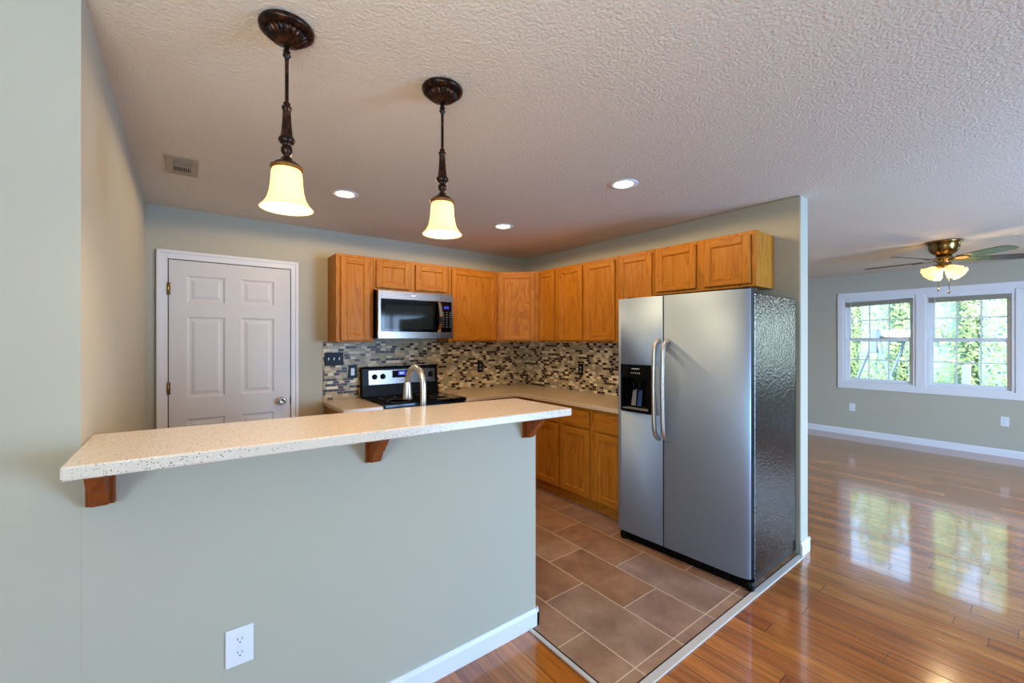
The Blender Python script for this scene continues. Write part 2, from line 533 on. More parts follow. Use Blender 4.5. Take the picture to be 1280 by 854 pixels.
def frame_window(name, F, w, h, bars):
    """a plain white window frame with bars, F maps (u, v, depth)"""
    q = MB()
    t_ = 0.05
    q.obox(F, 0, w, 0, t_, -0.03, 0.03); q.obox(F, 0, w, h - t_, h, -0.03, 0.03)
    q.obox(F, 0, t_, t_, h - t_, -0.03, 0.03); q.obox(F, w - t_, w, t_, h - t_, -0.03, 0.03)
    for u in bars:
        q.obox(F, u - 0.035, u + 0.035, t_, h - t_, -0.03, 0.03)
    return struct(q.build(name, M['white']))
frame_window('door_2', lambda u, v, w: (3.1 + u, -3.03 + w, v), 2.0, 2.1, [1.0])
frame_window('added_window', lambda u, v, w: (-3.03 + w, -2.8 + u, 0.72 + v), 1.8, 1.46, [0.9])  # unseen window, added so blue light reaches the refrigerator front

# baseboards
def baseboard(name, F, L, h=0.092, t_=0.013):
    q = MB().prism([(0, 0), (t_, 0), (t_, h * 0.78), (t_ * 0.45, h * 0.94), (t_ * 0.45, h), (0, h)],
                   lambda d, z: F(0, d, z), lambda d, z: F(L, d, z))
    return struct(q.build(name, M['white']))
baseboard('baseboard_half', lambda u, d, z: (-3 + u, YP - d, z), 4.418 + 0.013)
baseboard('baseboard_end', lambda u, d, z: (1.418 + d, YP - 0.013 + u, z), 0.128)
baseboard('baseboard_window', lambda u, d, z: (XW - d, -3 + u, z), YB + 3)
baseboard('baseboard_divider', lambda u, d, z: (XR - 0.013 + u, YE - d, z), 0.157, 0.092)
baseboard('baseboard_divider_side', lambda u, d, z: (XR + 0.131 + d, YE - 0.013 + u, z), YB - YE)
baseboard('baseboard_back', lambda u, d, z: (XR + 0.144 + u, YB - d, z), XW - XR - 0.16)

# strips between tile and wood
b = MB().box(1.362, 1.382, 1.060, YP - 0.014, 0.0, 0.007)
struct(b.build('trim_1', M['metal_strip'], bevel=0.002))
b = MB().box(1.362, XR, 1.060, 1.098, 0.0, 0.008)
struct(b.build('trim_2', M['metal_strip'], bevel=0.002))
b = MB().box(1.382, 1.392, 1.106, YP - 0.014, 0.0, 0.003); b.box(1.382, XR, 1.098, 1.106, 0, 0.003)
struct(b.build('trim_3', M['dark']))

# ------------------------------------------------------------------ door with six panels
def six_panel_door():
    r = thing('door_1', 'white six-panel door with knob in the back wall', 'door', (0.3, YB, 0))
    r['kind'] = 'structure'
    x0, x1, z1, yf = -0.103, 0.701, 2.051, YB - 0.012
    q = MB()                                                     # casing with a stepped profile
    def cas(u0, u1, z0, z1_, wide):
        q.box(u0, u1, YB - 0.014, YB, z0, z1_)
    q.box(x0 - 0.070, x0 - 0.006, YB - 0.017, YB, 0, z1 + 0.068); q.box(x1 + 0.006, x1 + 0.062, YB - 0.017, YB, 0, z1 + 0.068)
    q.box(x0 - 0.006, x1 + 0.006, YB - 0.017, YB, z1 + 0.006, z1 + 0.068)
    q.box(x0 - 0.070, x0 - 0.046, YB - 0.024, YB - 0.0165, 0, z1 + 0.068); q.box(x1 + 0.040, x1 + 0.062, YB - 0.024, YB - 0.0165, 0, z1 + 0.068)
    q.box(x0 - 0.046, x1 + 0.040, YB - 0.024, YB - 0.0165, z1 + 0.046, z1 + 0.068)
    q.build('casing', M['white'], r, bevel=0.003)
    q = MB()
    cols = [(0.004, 0.241), (0.348, 0.580)]
    rows = [(0.20, 0.861), (1.023, 1.632), (1.740, 1.941)]
    xs = sorted({x0, x1} | {c for p in cols for c in p}); zs = sorted({0.008, z1} | {c for p in rows for c in p})
    for i in range(len(xs) - 1):
        for j in range(len(zs) - 1):
            if (xs[i], xs[i + 1]) in cols and (zs[j], zs[j + 1]) in rows:
                a, c, d, e = xs[i], xs[i + 1], zs[j], zs[j + 1]
                rings = [(0, 0), (0.012, 0.009), (0.026, 0.009), (0.046, 0.002)]
                for k in range(3):
                    (i0, d0), (i1, d1) = rings[k], rings[k + 1]
                    o_ = [(a + i0, yf + d0, d + i0), (c - i0, yf + d0, d + i0), (c - i0, yf + d0, e - i0), (a + i0, yf + d0, e - i0)]
                    n_ = [(a + i1, yf + d1, d + i1), (c - i1, yf + d1, d + i1), (c - i1, yf + d1, e - i1), (a + i1, yf + d1, e - i1)]
                    for s in range(4):
                        q.poly([o_[s], o_[(s + 1) % 4], n_[(s + 1) % 4], n_[s]])
                q.poly(n_)
            else:
                q.poly([(xs[i], yf, zs[j]), (xs[i + 1], yf, zs[j]), (xs[i + 1], yf, zs[j + 1]), (xs[i], yf, zs[j + 1])])
    q.poly([(x0, yf, 0.008), (x0, yf, z1), (x0, YB, z1), (x0, YB, 0.008)]); q.poly([(x1, yf, 0.008), (x1, yf, z1), (x1, YB, z1), (x1, YB, 0.008)])
    q.poly([(x0, yf, z1), (x1, yf, z1), (x1, YB, z1), (x0, YB, z1)])
    slab = q.build('door_panel', M['door'], r)
    F = lambda x, y, z: (0.634 + x, yf - z, 0.948 + y)
    MB().lathe(0, 0, [(0.030, 0), (0.030, 0.005), (0.012, 0.010), (0.012, 0.030), (0.026, 0.036), (0.031, 0.050), (0.027, 0.062), (0.014, 0.067), (0.013, 0.064), (0.0, 0.064)], 28, F=F).build('door_knob', M['chrome'], r)
    MB().box(x1 - 0.001, x1 + 0.006, yf - 0.006, yf + 0.01, 0.915, 0.975).build('latch', M['black'], r)
    for z in (1.835, 1.10, 0.25):
        q = MB()
        q.tube([(x0 - 0.004, yf - 0.008, z - 0.045), (x0 - 0.004, yf - 0.008, z + 0.045)], 0.0065, 10)
        q.box(x0 - 0.016, x0 + 0.010, yf - 0.004, yf, z - 0.044, z + 0.044)
        q.build('hinge', M['brass'], r)
    q = MB().box(x0 - 0.006, x0, YB - 0.004, YB, 0, z1 + 0.006); q.box(x1, x1 + 0.006, YB - 0.004, YB, 0, z1 + 0.006); q.box(x0, x1, YB - 0.004, YB, z1, z1 + 0.006)
    q.build('gap', M['dark'], r)
six_panel_door()

# ------------------------------------------------------------------ double window in the far room
def sash_window(name, y0, y1, z0=0.80, z1=2.085):
    r = thing(name, 'white double-hung window with grid muntins', 'window', (XW, (y0 + y1) / 2, z0))
    r['kind'] = 'structure'
    q = MB()
    q.box(XW - 0.004, XW + 0.13, y0, y0 + 0.03, z0, z1); q.box(XW - 0.004, XW + 0.13, y1 - 0.03, y1, z0, z1)
    q.box(XW - 0.004, XW + 0.13, y0 + 0.03, y1 - 0.03, z0, z0 + 0.025); q.box(XW - 0.004, XW + 0.13, y0 + 0.03, y1 - 0.03, z1 - 0.03, z1)
    q.build('frame', M['white'], r)
    zm = (z0 + z1) / 2 + 0.01
    for nm, x, a, c in (('lower_sash', XW + 0.045, z0 + 0.025, zm + 0.02), ('upper_sash', XW + 0.085, zm - 0.02, z1 - 0.03)):
        A, B = y0 + 0.03, y1 - 0.03
        q = MB(); st = 0.042
        q.box(x, x + 0.032, A, A + st, a, c); q.box(x, x + 0.032, B - st, B, a, c)
        q.box(x, x + 0.032, A + st, B - st, a, a + 0.045); q.box(x, x + 0.032, A + st, B - st, c - 0.036, c)
        sash = q.build(nm, M['white'], r, bevel=0.003)
        ia, ib, ja, jb = A + st, B - st, a + 0.045, c - 0.036
        MB().box(x + 0.014, x + 0.018, ia, ib, ja, jb).build('pane', M['glass'], sash)
        q = MB()
        for k in (1, 2):
            y = ia + (ib - ia) * k / 3
            q.box(x + 0.010, x + 0.0135, y - 0.008, y + 0.008, ja, jb)
        z = (ja + jb) / 2
        q.box(x + 0.0101, x + 0.0134, ia, ib, z - 0.008, z + 0.008)
        q.build('muntin', M['white'], sash)
    return r
sash_window('window_1', YM1, Y1); sash_window('window_2', Y0, YM0); sash_window('window_3', W3A, W3B)
q = MB()
for (a, c) in ((Y0, Y1), (W3A, W3B)):
    cw = 0.068
    q.box(XW - 0.018, XW, a - cw, c + cw, Z1, Z1 + 0.085); q.box(XW - 0.018, XW, a - cw, c + cw, Z0 - 0.085, Z0)
    q.box(XW - 0.018, XW, a - cw, a, Z0, Z1); q.box(XW - 0.018, XW, c, c + cw, Z0, Z1)
q.box(XW - 0.018, XW, YM0, YM1, Z0, Z1)
struct(q.build('trim_4', M['white'], bevel=0.004))

def blind(y0, y1, zl, zr, label):
    """raised blind: head rail, stacked slats hanging at a tilt, wand"""
    r = thing('window_blind', label, 'blind', (XW - 0.02, y1, 2.07), 'raised blinds in the far window')
    x0, x1 = XW - 0.0165, XW + 0.028
    MB().box(x0, x1, y0 + 0.031, y1 - 0.031, 2.030, 2.0545).build('head_rail', M['white'], r)
    a, c = y0 + 0.034, y1 - 0.034
    q = MB()
    for k in range(9):
        f = k * 0.0068
        q.hexa([(x0, a, zr - f - 0.0060), (x1, a, zr - f - 0.0060), (x1, c, zl - f - 0.0060), (x0, c, zl - f - 0.0060),
                (x0, a, zr - f), (x1, a, zr - f), (x1, c, zl - f), (x0, c, zl - f)])
    q.build('slat_stack', M['blind'], r)
    MB().tube([(x0 - 0.006, c - 0.06, 2.03), (x0 - 0.01, c - 0.06, 1.45)], 0.004, 8).build('wand', M['plate_white'], r)
blind(YM1, Y1, 2.012, 2.043, 'taupe raised blind hanging crooked in the window half nearer the refrigerator')
blind(Y0, YM0, 2.022, 2.030, 'taupe raised blind hanging almost level in the window half under the ceiling fan')

# ------------------------------------------------------------------ cabinets
def cab_door(F, u0, u1, v0, v1, parent, name='door', t_=0.019, st=0.052):
    q = MB()
    q.obox(F, u0, u0 + st, v0, v1, 0, t_); q.obox(F, u1 - st, u1, v0, v1, 0, t_)
    q.obox(F, u0 + st, u1 - st, v0, v0 + st, 0, t_ - 0.0006, 1); q.obox(F, u0 + st, u1 - st, v1 - st, v1, 0, t_ - 0.0006, 1)
    d = q.build(name, [M['oak'], M['oak_h']], parent, bevel=0.004)
    p = MB()
    a, c, e, g = u0 + st - 0.001, u1 - st + 0.001, v0 + st - 0.001, v1 - st + 0.001
    i, lo, hi = 0.008, t_ - 0.0105, t_ - 0.002
    out = [(a, e, hi), (c, e, hi), (c, g, hi), (a, g, hi)]; inn = [(a + i, e + i, lo), (c - i, e + i, lo), (c - i, g - i, lo), (a + i, g - i, lo)]
    for s in range(4):
        p.poly([F(*out[s]), F(*out[(s + 1) % 4]), F(*inn[(s + 1) % 4]), F(*inn[s])])
    p.poly([F(*k) for k in inn])
    bk = [(a, e, 0.001), (c, e, 0.001), (c, g, 0.001), (a, g, 0.001)]
    p.poly([F(*k) for k in bk][::-1])
    for s in range(4):
        p.poly([F(*bk[s]), F(*bk[(s + 1) % 4]), F(*out[(s + 1) % 4]), F(*out[s])])
    p.build('inset_panel', M['oak'], d)
    return d

ZT, ZB_ = 2.193, 1.437
WG = 'oak wall cabinets'
def wall_cab(name, label, F, w, z0, z1, depth, doors, loc):
    r = thing(name, label, 'cabinet', loc, WG)
    q = MB(); q.obox(F, 0.0008, w - 0.0008, z0, z1, -depth + 0.002, 0)
    q.build('cabinet_body', M['oak'], r, bevel=0.003)
    for d in doors:
        cab_door(lambda u, v, ww: F(u, v, ww + 0.0012), *d, r)
    return r
FB = lambda x0: (lambda u, v, w: (x0 + u, 3.752 - w, v))
FR = lambda y0: (lambda u, v, w: (3.008 - w, y0 - u, v))
DB, DR = YB - 3.752, XR - 3.008
wall_cab('wall_cabinet', 'single-door oak wall cabinet on the back wall left of the microwave', FB(1.003), 0.318, ZB_, ZT, DB, [(0.036, 0.284, 1.452, 2.169)], (1.003, YB, ZB_))
wall_cab('wall_cabinet', 'short two-door oak cabinet directly above the microwave', FB(1.321), 0.762, 1.905, ZT, DB, [(0.024, 0.343, 1.926, 2.169), (0.400, 0.738, 1.926, 2.169)], (1.321, YB, 1.905))
wall_cab('wall_cabinet', 'wide single-door oak wall cabinet right of the microwave', FB(2.083), 0.594, ZB_, ZT, DB, [(0.026, 0.574, 1.452, 2.169)], (2.083, YB, ZB_))
r = thing('corner_cabinet', 'diagonal oak corner wall cabinet where the two backsplash walls meet', 'cabinet', (3.0, 3.8, ZB_), WG)
q = MB().prism([(2.677, 3.752), (3.008, 3.454), (XR - 0.002, 3.454), (XR - 0.002, YB - 0.002), (2.677, YB - 0.002)], lambda x, y: (x, y, ZB_), lambda x, y: (x, y, ZT))
q.build('cabinet_body', M['oak'], r, bevel=0.003)
dv = Vector((3.008 - 2.677, 3.454 - 3.752, 0)); L = dv.length; dv.normalize(); nv = Vector((dv.y, -dv.x, 0))
if nv.dot(Vector((-1, -1, 0))) < 0: nv = -nv
cab_door(lambda u, v, w: tuple(Vector((2.677, 3.752, v)) + dv * u + nv * (w + 0.0012)), 0.022, L - 0.034, 1.452, 2.169, r)
wall_cab('wall_cabinet', 'narrow oak wall cabinet right beside the diagonal corner cabinet', FR(3.453), 0.303, ZB_, ZT, DR, [(0.020, 0.268, 1.452, 2.169)], (XR, 3.453, ZB_))
wall_cab('wall_cabinet', 'two-door oak wall cabinet above the counter between narrow cabinet and refrigerator', FR(3.150), 0.758, ZB_, ZT, DR, [(0.025, 0.348, 1.452, 2.169), (0.384, 0.734, 1.452, 2.169)], (XR, 3.150, ZB_))
wall_cab('wall_cabinet', 'tall oak wall cabinet whose lower part is hidden by the refrigerator top', FR(2.392), 0.373, ZB_, ZT, DR, [(0.024, 0.353, 1.452, 2.169)], (XR, 2.392, ZB_))
wall_cab('wall_cabinet', 'short two-door oak cabinet above the refrigerator at the free end of the row', FR(2.019), 0.771, 1.817, ZT, DR, [(0.024, 0.358, 1.840, 2.169), (0.416, 0.737, 1.840, 2.169)], (XR, 2.019, 1.817))

# base cabinets
XF = 2.705
def base_cab(label, F, w, depth, doors, drawers, loc, h=0.876):
    r = thing('base_cabinet', label, 'cabinet', loc, 'oak base cabinets')
    q = MB(); q.obox(F, 0.0008, w - 0.0008, 0.105, h, -depth + 0.012, 0)
    q.build('cabinet_body', M['oak'], r, bevel=0.002)
    MB().obox(F, 0.002, w - 0.002, 0.0045, 0.104, -depth + 0.012, -0.058).build('toe_kick', M['oak_h'], r)
    for d in doors:
        cab_door(lambda u, v, ww: F(u, v, ww + 0.0012), *d, r)
    for (u0, u1, v0, v1) in drawers:
        MB().obox(F, u0, u1, v0, v1, 0.0012, 0.020).build('drawer_front', M['oak_h'], r, bevel=0.005)
    return r
FB2 = lambda y0: (lambda u, v, w: (XF - w, y0 - u, v))
DBASE = XR - XF
base_cab('two-door oak base cabinet with two drawers beyond the end of the bar', FB2(3.190), 0.779, DBASE, [(0.024, 0.380, 0.118, 0.686), (0.422, 0.752, 0.118, 0.686)],
         [(0.024, 0.380, 0.706, 0.846), (0.422, 0.752, 0.706, 0.846)], (XR, 3.190, 0))
base_cab('single-door oak base cabinet with a drawer tight against the refrigerator', FB2(2.410), 0.352, DBASE, [(0.028, 0.328, 0.118, 0.686)],
         [(0.028, 0.328, 0.706, 0.846)], (XR, 2.410, 0))
FB3 = lambda x0: (lambda u, v, w: (x0 + u, 3.435 - w, v))
base_cab('narrow oak base cabinet under the counter left of the range', FB3(0.985), 0.292, YB - 3.435, [(0.024, 0.268, 0.118, 0.686)], [(0.024, 0.268, 0.706, 0.846)], (0.985, YB, 0))
base_cab('oak base cabinet in the corner right of the range', FB3(2.075), 1.208, YB - 3.435, [(0.03, 0.50, 0.118, 0.686)], [(0.03, 0.50, 0.706, 0.846)], (2.075, YB, 0))
FP = lambda x1: (lambda u, v, w: (x1 - u, 2.365 + w, v))
base_cab('oak sink cabinet behind the half wall under the faucet', FP(1.40), 1.60, 2.365 - 1.767, [(0.03, 0.38, 0.118, 0.686), (0.42, 0.80, 0.118, 0.686), (0.82, 1.18, 0.118, 0.686), (1.22, 1.57, 0.118, 0.686)],
         [(0.03, 0.38, 0.706, 0.846), (1.22, 1.57, 0.706, 0.846)], (0.6, 1.767, 0))

# countertops
ct = MB().box(0.962, 1.281, 3.392, YB - 0.011, 0.8765, 0.914)
tag(ct.build('countertop', M['counter'], bevel=0.006), 'short tan countertop piece left of the range', 'countertop', 'tan countertops')
ct = MB().prism([(2.062, 3.392), (2.655, 3.392), (2.672, 3.375), (2.672, 2.06), (XR - 0.0105, 2.06), (XR - 0.0105, YB - 0.011), (2.062, YB - 0.011)], lambda x, y: (x, y, 0.8765), lambda x, y: (x, y, 0.914))
tag(ct.build('countertop', M['counter'], bevel=0.006), 'L-shaped tan countertop running round the corner from range to refrigerator', 'countertop', 'tan countertops')
ct = MB()
ct.box(XL + 0.001, 0.50, 1.767, 2.395, 0.8765, 0.914); ct.box(1.06, 1.43, 1.767, 2.395, 0.8765, 0.914)
ct.box(0.50, 1.06, 1.767, 1.925, 0.8765, 0.914); ct.box(0.50, 1.06, 2.315, 2.395, 0.8765, 0.914)
tag(ct.build('countertop', M['counter']), 'tan sink countertop low behind the half wall', 'countertop', 'tan countertops')
sk = MB()
sk.box(0.503, 0.515, 1.928, 2.312, 0.886, 0.9135); sk.box(1.045, 1.057, 1.928, 2.312, 0.886, 0.9135)
sk.box(0.515, 1.045, 1.928, 1.94, 0.886, 0.9135); sk.box(0.515, 1.045, 2.30, 2.312, 0.886, 0.9135); sk.box(0.503, 1.057, 1.928, 2.312, 0.877, 0.886)
tag(sk.build('sink', M['nickel']), 'shallow steel sink set in the counter behind the half wall', 'sink')

# backsplash
q = MB().box(0.966, XR - 0.0005, YB - 0.009, YB - 0.0005, 0.9145, 1.4365)
q.box(XR - 0.009, XR - 0.0005, 2.0, YB - 0.009, 0.9145, 1.4365)
struct(q.build('wall_tile', M['mosaic']), 'brown and beige brick mosaic backsplash', 'backsplash')

# ------------------------------------------------------------------ bar slab and corbels
q = MB(); T = 0.034
def zt(x): return 1.171 - 0.031 * (x - XL) / 1.66
out = [(XL + 0.001, 1.389), (1.425, 1.400), (1.434, 1.409), (1.434, 1.838), (XL + 0.001, 1.816)]
q.prism(out, lambda x, y: (x, y, zt(x) - T), lambda x, y: (x, y, zt(x)))
tag(q.build('bar_top', M['slab'], bevel=0.005), 'long speckled cream bar slab on top of the half wall', 'countertop')

def corbel(xc, label):
    top = zt(xc) - T - 0.0008
    r = thing('corbel', label, 'bracket', (xc, YP, top), 'wooden corbels under the bar slab')
    w = 0.031
    prof = [(0, 0), (0.142, 0), (0.142, -0.020), (0.132, -0.026), (0.118, -0.034), (0.106, -0.048), (0.100, -0.058), (0.088, -0.060), (0.083, -0.072),
            (0.070, -0.084), (0.055, -0.088), (0.052, -0.096), (0.044, -0.112), (0.030, -0.122), (0.024, -0.132), (0, -0.132)]
    q = MB().prism(prof, lambda d, z: (xc - w * 0.62, YP - 0.012 - d * 0.92, top + z), lambda d, z: (xc + w * 0.62, YP - 0.012 - d * 0.92, top + z))
    q.build('bracket_body', M['oak_dark'], r, bevel=0.002)
    MB().box(xc - w, xc + w, YP - 0.013, YP - 0.0005, top - 0.136, top).build('back_plate', M['oak_dark'], r, bevel=0.003)
    MB().box(xc - w, xc + w, YP - 0.150, YP - 0.013, top - 0.012, top).build('top_plate', M['oak_dark'], r, bevel=0.003)
    return r
corbel(-0.190, 'wooden corbel under the left end of the bar, above bare wall')
corbel(0.579, 'wooden corbel under the middle of the bar')
corbel(1.360, 'wooden corbel at the bar end next to the oak base cabinets')

# ------------------------------------------------------------------ refrigerator
def fridge():
    XFf = lambda y: 2.563 - 0.0473 * (y - 1.101)
    r = thing('refrigerator', 'stainless side-by-side refrigerator with black side and ice dispenser', 'refrigerator', (2.9, 1.55, 0))
    MB().box(2.640, 3.270, 1.104, 1.996, 0.035, 1.736).build('case', M['pebble'], r, bevel=0.006)
    q = MB().prism([(2.600, 1.112), (2.560, 1.97), (2.66, 1.97), (2.66, 1.112)], lambda x, y: (x, y, 0.004), lambda x, y: (x, y, 0.062))
    for k in range(28):
        y = 1.13 + k * 0.029
        q.box(2.5945 - 0.0473 * (y - 1.101) - 0.004, 2.62, y, y + 0.012, 0.014, 0.052)
    q.build('base_grille', M['black'], r)
    for y in (1.125, 1.985):
        F = lambda x, yy, z, y=y: (XFf(y) + 0.035 + x, y + (-0.012 if y > 1.5 else -0.012) + yy, z)
        MB().lathe(0, 0, [(0.022, 0.006), (0.026, 0.02), (0.026, 0.045), (0.02, 0.06)], 16, F=F).build('foot', M['black'], r)
    zb, zt_ = 0.072, 1.756
    seam = 1.640
    def outline(y0, y1, round_lo, round_hi):
        pts = []
        if round_lo:
            for k in range(11):
                a = PI / 2 * k / 10
                y = y0 + 0.105 * (1 - math.sin(a)); pts.append((XFf(y) + 0.026 * (1 - math.cos(PI / 2 - a)) , y))
            pts = [(XFf(y0 + 0.105 * (1 - math.cos(PI / 2 * k / 10))) + 0.028 * (1 - math.sin(PI / 2 * k / 10)), y0 + 0.105 * (1 - math.cos(PI / 2 * k / 10))) for k in range(11)]
        else:
            pts = [(XFf(y0) + 0.004, y0), (XFf(y0), y0 + 0.004)]
        if round_hi:
            hi = [(XFf(y1 - 0.06 * (1 - math.cos(PI / 2 * k / 8))) + 0.016 * (1 - math.sin(PI / 2 * k / 8)), y1 - 0.06 * (1 - math.cos(PI / 2 * k / 8))) for k in range(9)][::-1]
        else:
            hi = [(XFf(y1), y1 - 0.004), (XFf(y1) + 0.004, y1)]
        return pts + hi
    def door(name, y0, y1, rl, rh, hole=None):
        front = outline(y0, y1, rl, rh)
        q = MB()
        def slab(z0, z1, ya, yb):
            f = [p for p in front if ya + 1e-6 < p[1] < yb - 1e-6]
            def cut(y):
                for a, c in zip(front, front[1:]):
                    if a[1] <= y <= c[1] and c[1] > a[1]:
                        t = (y - a[1]) / (c[1] - a[1]); return (a[0] + t * (c[0] - a[0]), y)
                return front[0] if y <= front[0][1] else front[-1]
            f = [cut(ya)] + f + [cut(yb)]
            ring = f + [(2.632, yb), (2.632, ya)]
            n = len(ring)
            bb = len(q.v)
            q.v += [(x, y, z0) for x, y in ring] + [(x, y, z1) for x, y in ring]
            q.f.append([bb + i for i in range(n)]); q.m.append(1); q.s.append(False)
            q.f.append([bb + n + i for i in range(n)]); q.m.append(1); q.s.append(False)
            for i in range(n):
                j = (i + 1) % n
                q.f.append([bb + i, bb + j, bb + n + j, bb + n + i])
                q.m.append(0 if i < len(f) - 1 else 1); q.s.append(i < len(f) - 1)
        if hole:
            ha, hb, hz0, hz1 = hole
            slab(zb, hz0, y0, y1); slab(hz1, zt_, y0, y1); slab(hz0, hz1, y0, ha); slab(hz0, hz1, hb, y1)
        else:
            slab(zb, zt_, y0, y1)
        return q.build(name, [M['steel'], M['black']], r)
    rd = door('fridge_door', 1.104, seam - 0.003, True, False)
    H = (1.728, 1.978, 0.945, 1.282)
    ld = door('freezer_door', seam + 0.003, 2.008, False, True, H)
    for d, y, sgn in ((rd, seam - 0.034, -1), (ld, seam + 0.030, 1)):
        x = XFf(y)
        path = [(x + 0.004, y + 0.012 * -sgn * 0, 1.452), (x - 0.020, y, 1.446), (x - 0.044, y, 1.425), (x - 0.056, y, 1.385), (x - 0.062, y, 1.25), (x - 0.064, y, 1.12), (x - 0.062, y, 0.99),
                (x - 0.056, y, 0.86), (x - 0.044, y, 0.82), (x - 0.020, y, 0.797), (x + 0.004, y, 0.790)]
        # smooth the path
        P = [Vector(p) for p in path]; S = [P[0]]
        for a, c in zip(P, P[1:]): S += [a.lerp(c, 0.25), a.lerp(c, 0.75)]
        S.append(P[-1])
        MB().tube(S, [0.017] * 3 + [0.0145] * (len(S) - 6) + [0.017] * 3, 16).build('handle', M['nickel'], d)
    # dispenser
    ya, yb, za, zb2 = H
    xf = XFf((ya + yb) / 2)
    q = MB()
    q.box(xf - 0.006, xf + 0.03, ya, yb, 1.190, zb2)                # control face
    q.box(xf - 0.006, xf + 0.03, ya, ya + 0.016, za, 1.190); q.box(xf - 0.006, xf + 0.03, yb - 0.016, yb, za, 1.190)
    q.box(xf - 0.006, xf + 0.06, ya + 0.016, yb - 0.016, za, za + 0.020)
    q.box(xf + 0.062, xf + 0.068, ya, yb, za, zb2)
    q.hexa([(xf - 0.004, ya + 0.016, 1.150), (xf + 0.03, ya + 0.016, 1.150), (xf + 0.03, ya + 0.07, 1.190), (xf - 0.004, ya + 0.07, 1.190),
            (xf - 0.004, ya + 0.016, 1.191), (xf + 0.03, ya + 0.016, 1.191), (xf + 0.03, ya + 0.07, 1.191), (xf - 0.004, ya + 0.07, 1.191)])
    disp = q.build('dispenser', M['gloss'], ld, bevel=0.002)
    q = MB()
    for k in range(9):                                                # tiny pale print on the control face
        q.box(xf - 0.0072, xf - 0.006, 1.882 - k * 0.0075 - 0.005, 1.882 - k * 0.0075, 1.249, 1.257)
    q.build('word_print', M['mark'], ld)
    q = MB()
    for k in range(5):
        q.box(xf - 0.0072, xf - 0.006, 1.888 - k * 0.017 - 0.006, 1.888 - k * 0.017, 1.219, 1.227)
    q.build('icon_print', M['mark'], ld)
    for y, mm in ((1.893, M['grey']), (1.845, M['blue'])):
        q = MB().hexa([(xf + 0.026, y - 0.019, 0.985), (xf + 0.034, y - 0.019, 0.985), (xf + 0.034, y + 0.019, 0.985), (xf + 0.026, y + 0.019, 0.985),
                       (xf + 0.046, y - 0.015, 1.105), (xf + 0.056, y - 0.015, 1.105), (xf + 0.056, y + 0.015, 1.105), (xf + 0.046, y + 0.015, 1.105)])
        q.build('paddle', mm, ld, bevel=0.003)
    for y in (1.893, 1.845):
        MB().tube([(xf + 0.045, y, 1.10), (xf + 0.030, y, 1.155)], 0.012, 12).build('nozzle', M['black'], ld)
    q = MB()
    q.box(xf - 0.010, xf + 0.056, ya + 0.018, yb - 0.018, za + 0.020, za + 0.025)
    q.build('drip_tray', M['grey'], ld)
    # hinge covers on the top
    for y in (1.135, 1.955):
        q = MB().box(2.585, 2.70, y - 0.022, y + 0.022, 1.7365, 1.772)
        q.build('hinge_cover', M['black'], r, bevel=0.008)
fridge()

# ------------------------------------------------------------------ microwave
def microwave():
    r = thing('microwave', 'stainless over-range microwave under the short oak cabinet', 'microwave', (1.69, YB, 1.464))
    x0, x1, z0, z1, yf = 1.330, 2.074, 1.468, 1.896, 3.655
    MB().box(x0 + 0.002, x1 - 0.002, yf + 0.04, YB - 0.012, z0, z1).build('case', M['black'], r)
    xd = 1.944
    q = MB()                                                          # steel door frame: top band, bottom band, left edge
    q.box(x0, xd, yf, yf + 0.038, z1 - 0.072, z1); q.box(x0, xd, yf, yf + 0.038, z0, z0 + 0.062)
    q.box(x0, x0 + 0.026, yf, yf + 0.038, z0 + 0.062, z1 - 0.072)
    dr = q.build('door', M['steel_x'], r, bevel=0.002)
    MB().box(x0 + 0.026, xd, yf + 0.003, yf + 0.036, z0 + 0.062, z1 - 0.072).build('door_glass', M['gloss'], dr)
    q = MB().box(x0 + 0.062, xd - 0.085, yf + 0.0015, yf + 0.003, z0 + 0.088, z1 - 0.120)
    q.build('viewing_window', mat('smoked_glass', (30, 36, 38), 0.06, spec=0.14), dr)
    pts = []
    for k in range(13):
        t = k / 12; z = z0 + 0.058 + t * (z1 - z0 - 0.128)
        pts.append((xd - 0.028, yf - 0.004 - 0.048 * math.sin(PI * t) ** 0.7, z))
    q = MB()
    for a, c in zip(pts, pts[1:]):
        q.hexa([(a[0] - 0.016, a[1] - 0.007, a[2]), (a[0] + 0.016, a[1] - 0.007, a[2]), (a[0] + 0.016, a[1] + 0.007, a[2]), (a[0] - 0.016, a[1] + 0.007, a[2]),
                (c[0] - 0.016, c[1] - 0.007, c[2]), (c[0] + 0.016, c[1] - 0.007, c[2]), (c[0] + 0.016, c[1] + 0.007, c[2]), (c[0] - 0.016, c[1] + 0.007, c[2])])
    q.build('handle', M['chrome'], dr)
    q = MB()                                                          # control side
    q.box(xd + 0.002, x1, yf, yf + 0.038, z1 - 0.072, z1); q.box(xd + 0.002, x1, yf, yf + 0.038, z0, z0 + 0.062); q.box(x1 - 0.014, x1, yf, yf + 0.038, z0 + 0.062, z1 - 0.072)
    q.build('control_frame', M['steel_x'], r, bevel=0.002)
    pn = MB().box(xd + 0.002, x1 - 0.014, yf + 0.003, yf + 0.036, z0 + 0.062, z1 - 0.072).build('control_panel', M['gloss'], r)
    MB().box(xd + 0.034, xd + 0.088, yf + 0.0015, yf + 0.003, z1 - 0.140, z1 - 0.114).build('display', M['display'], pn)
    dim = mat('dim_print', (120, 122, 135), 0.5)
    for j in range(7):
        for i in range(3):
            x = xd + 0.022 + i * 0.036; z = z1 - 0.176 - j * 0.023
            MB().box(x, x + 0.014, yf + 0.0018, yf + 0.003, z - 0.004, z + 0.003).build('button', dim, pn)
    MB().box(1.640, 1.690, yf - 0.001, yf + 0.001, z1 - 0.040, z1 - 0.028).build('badge', M['plate_white'], r)
microwave()

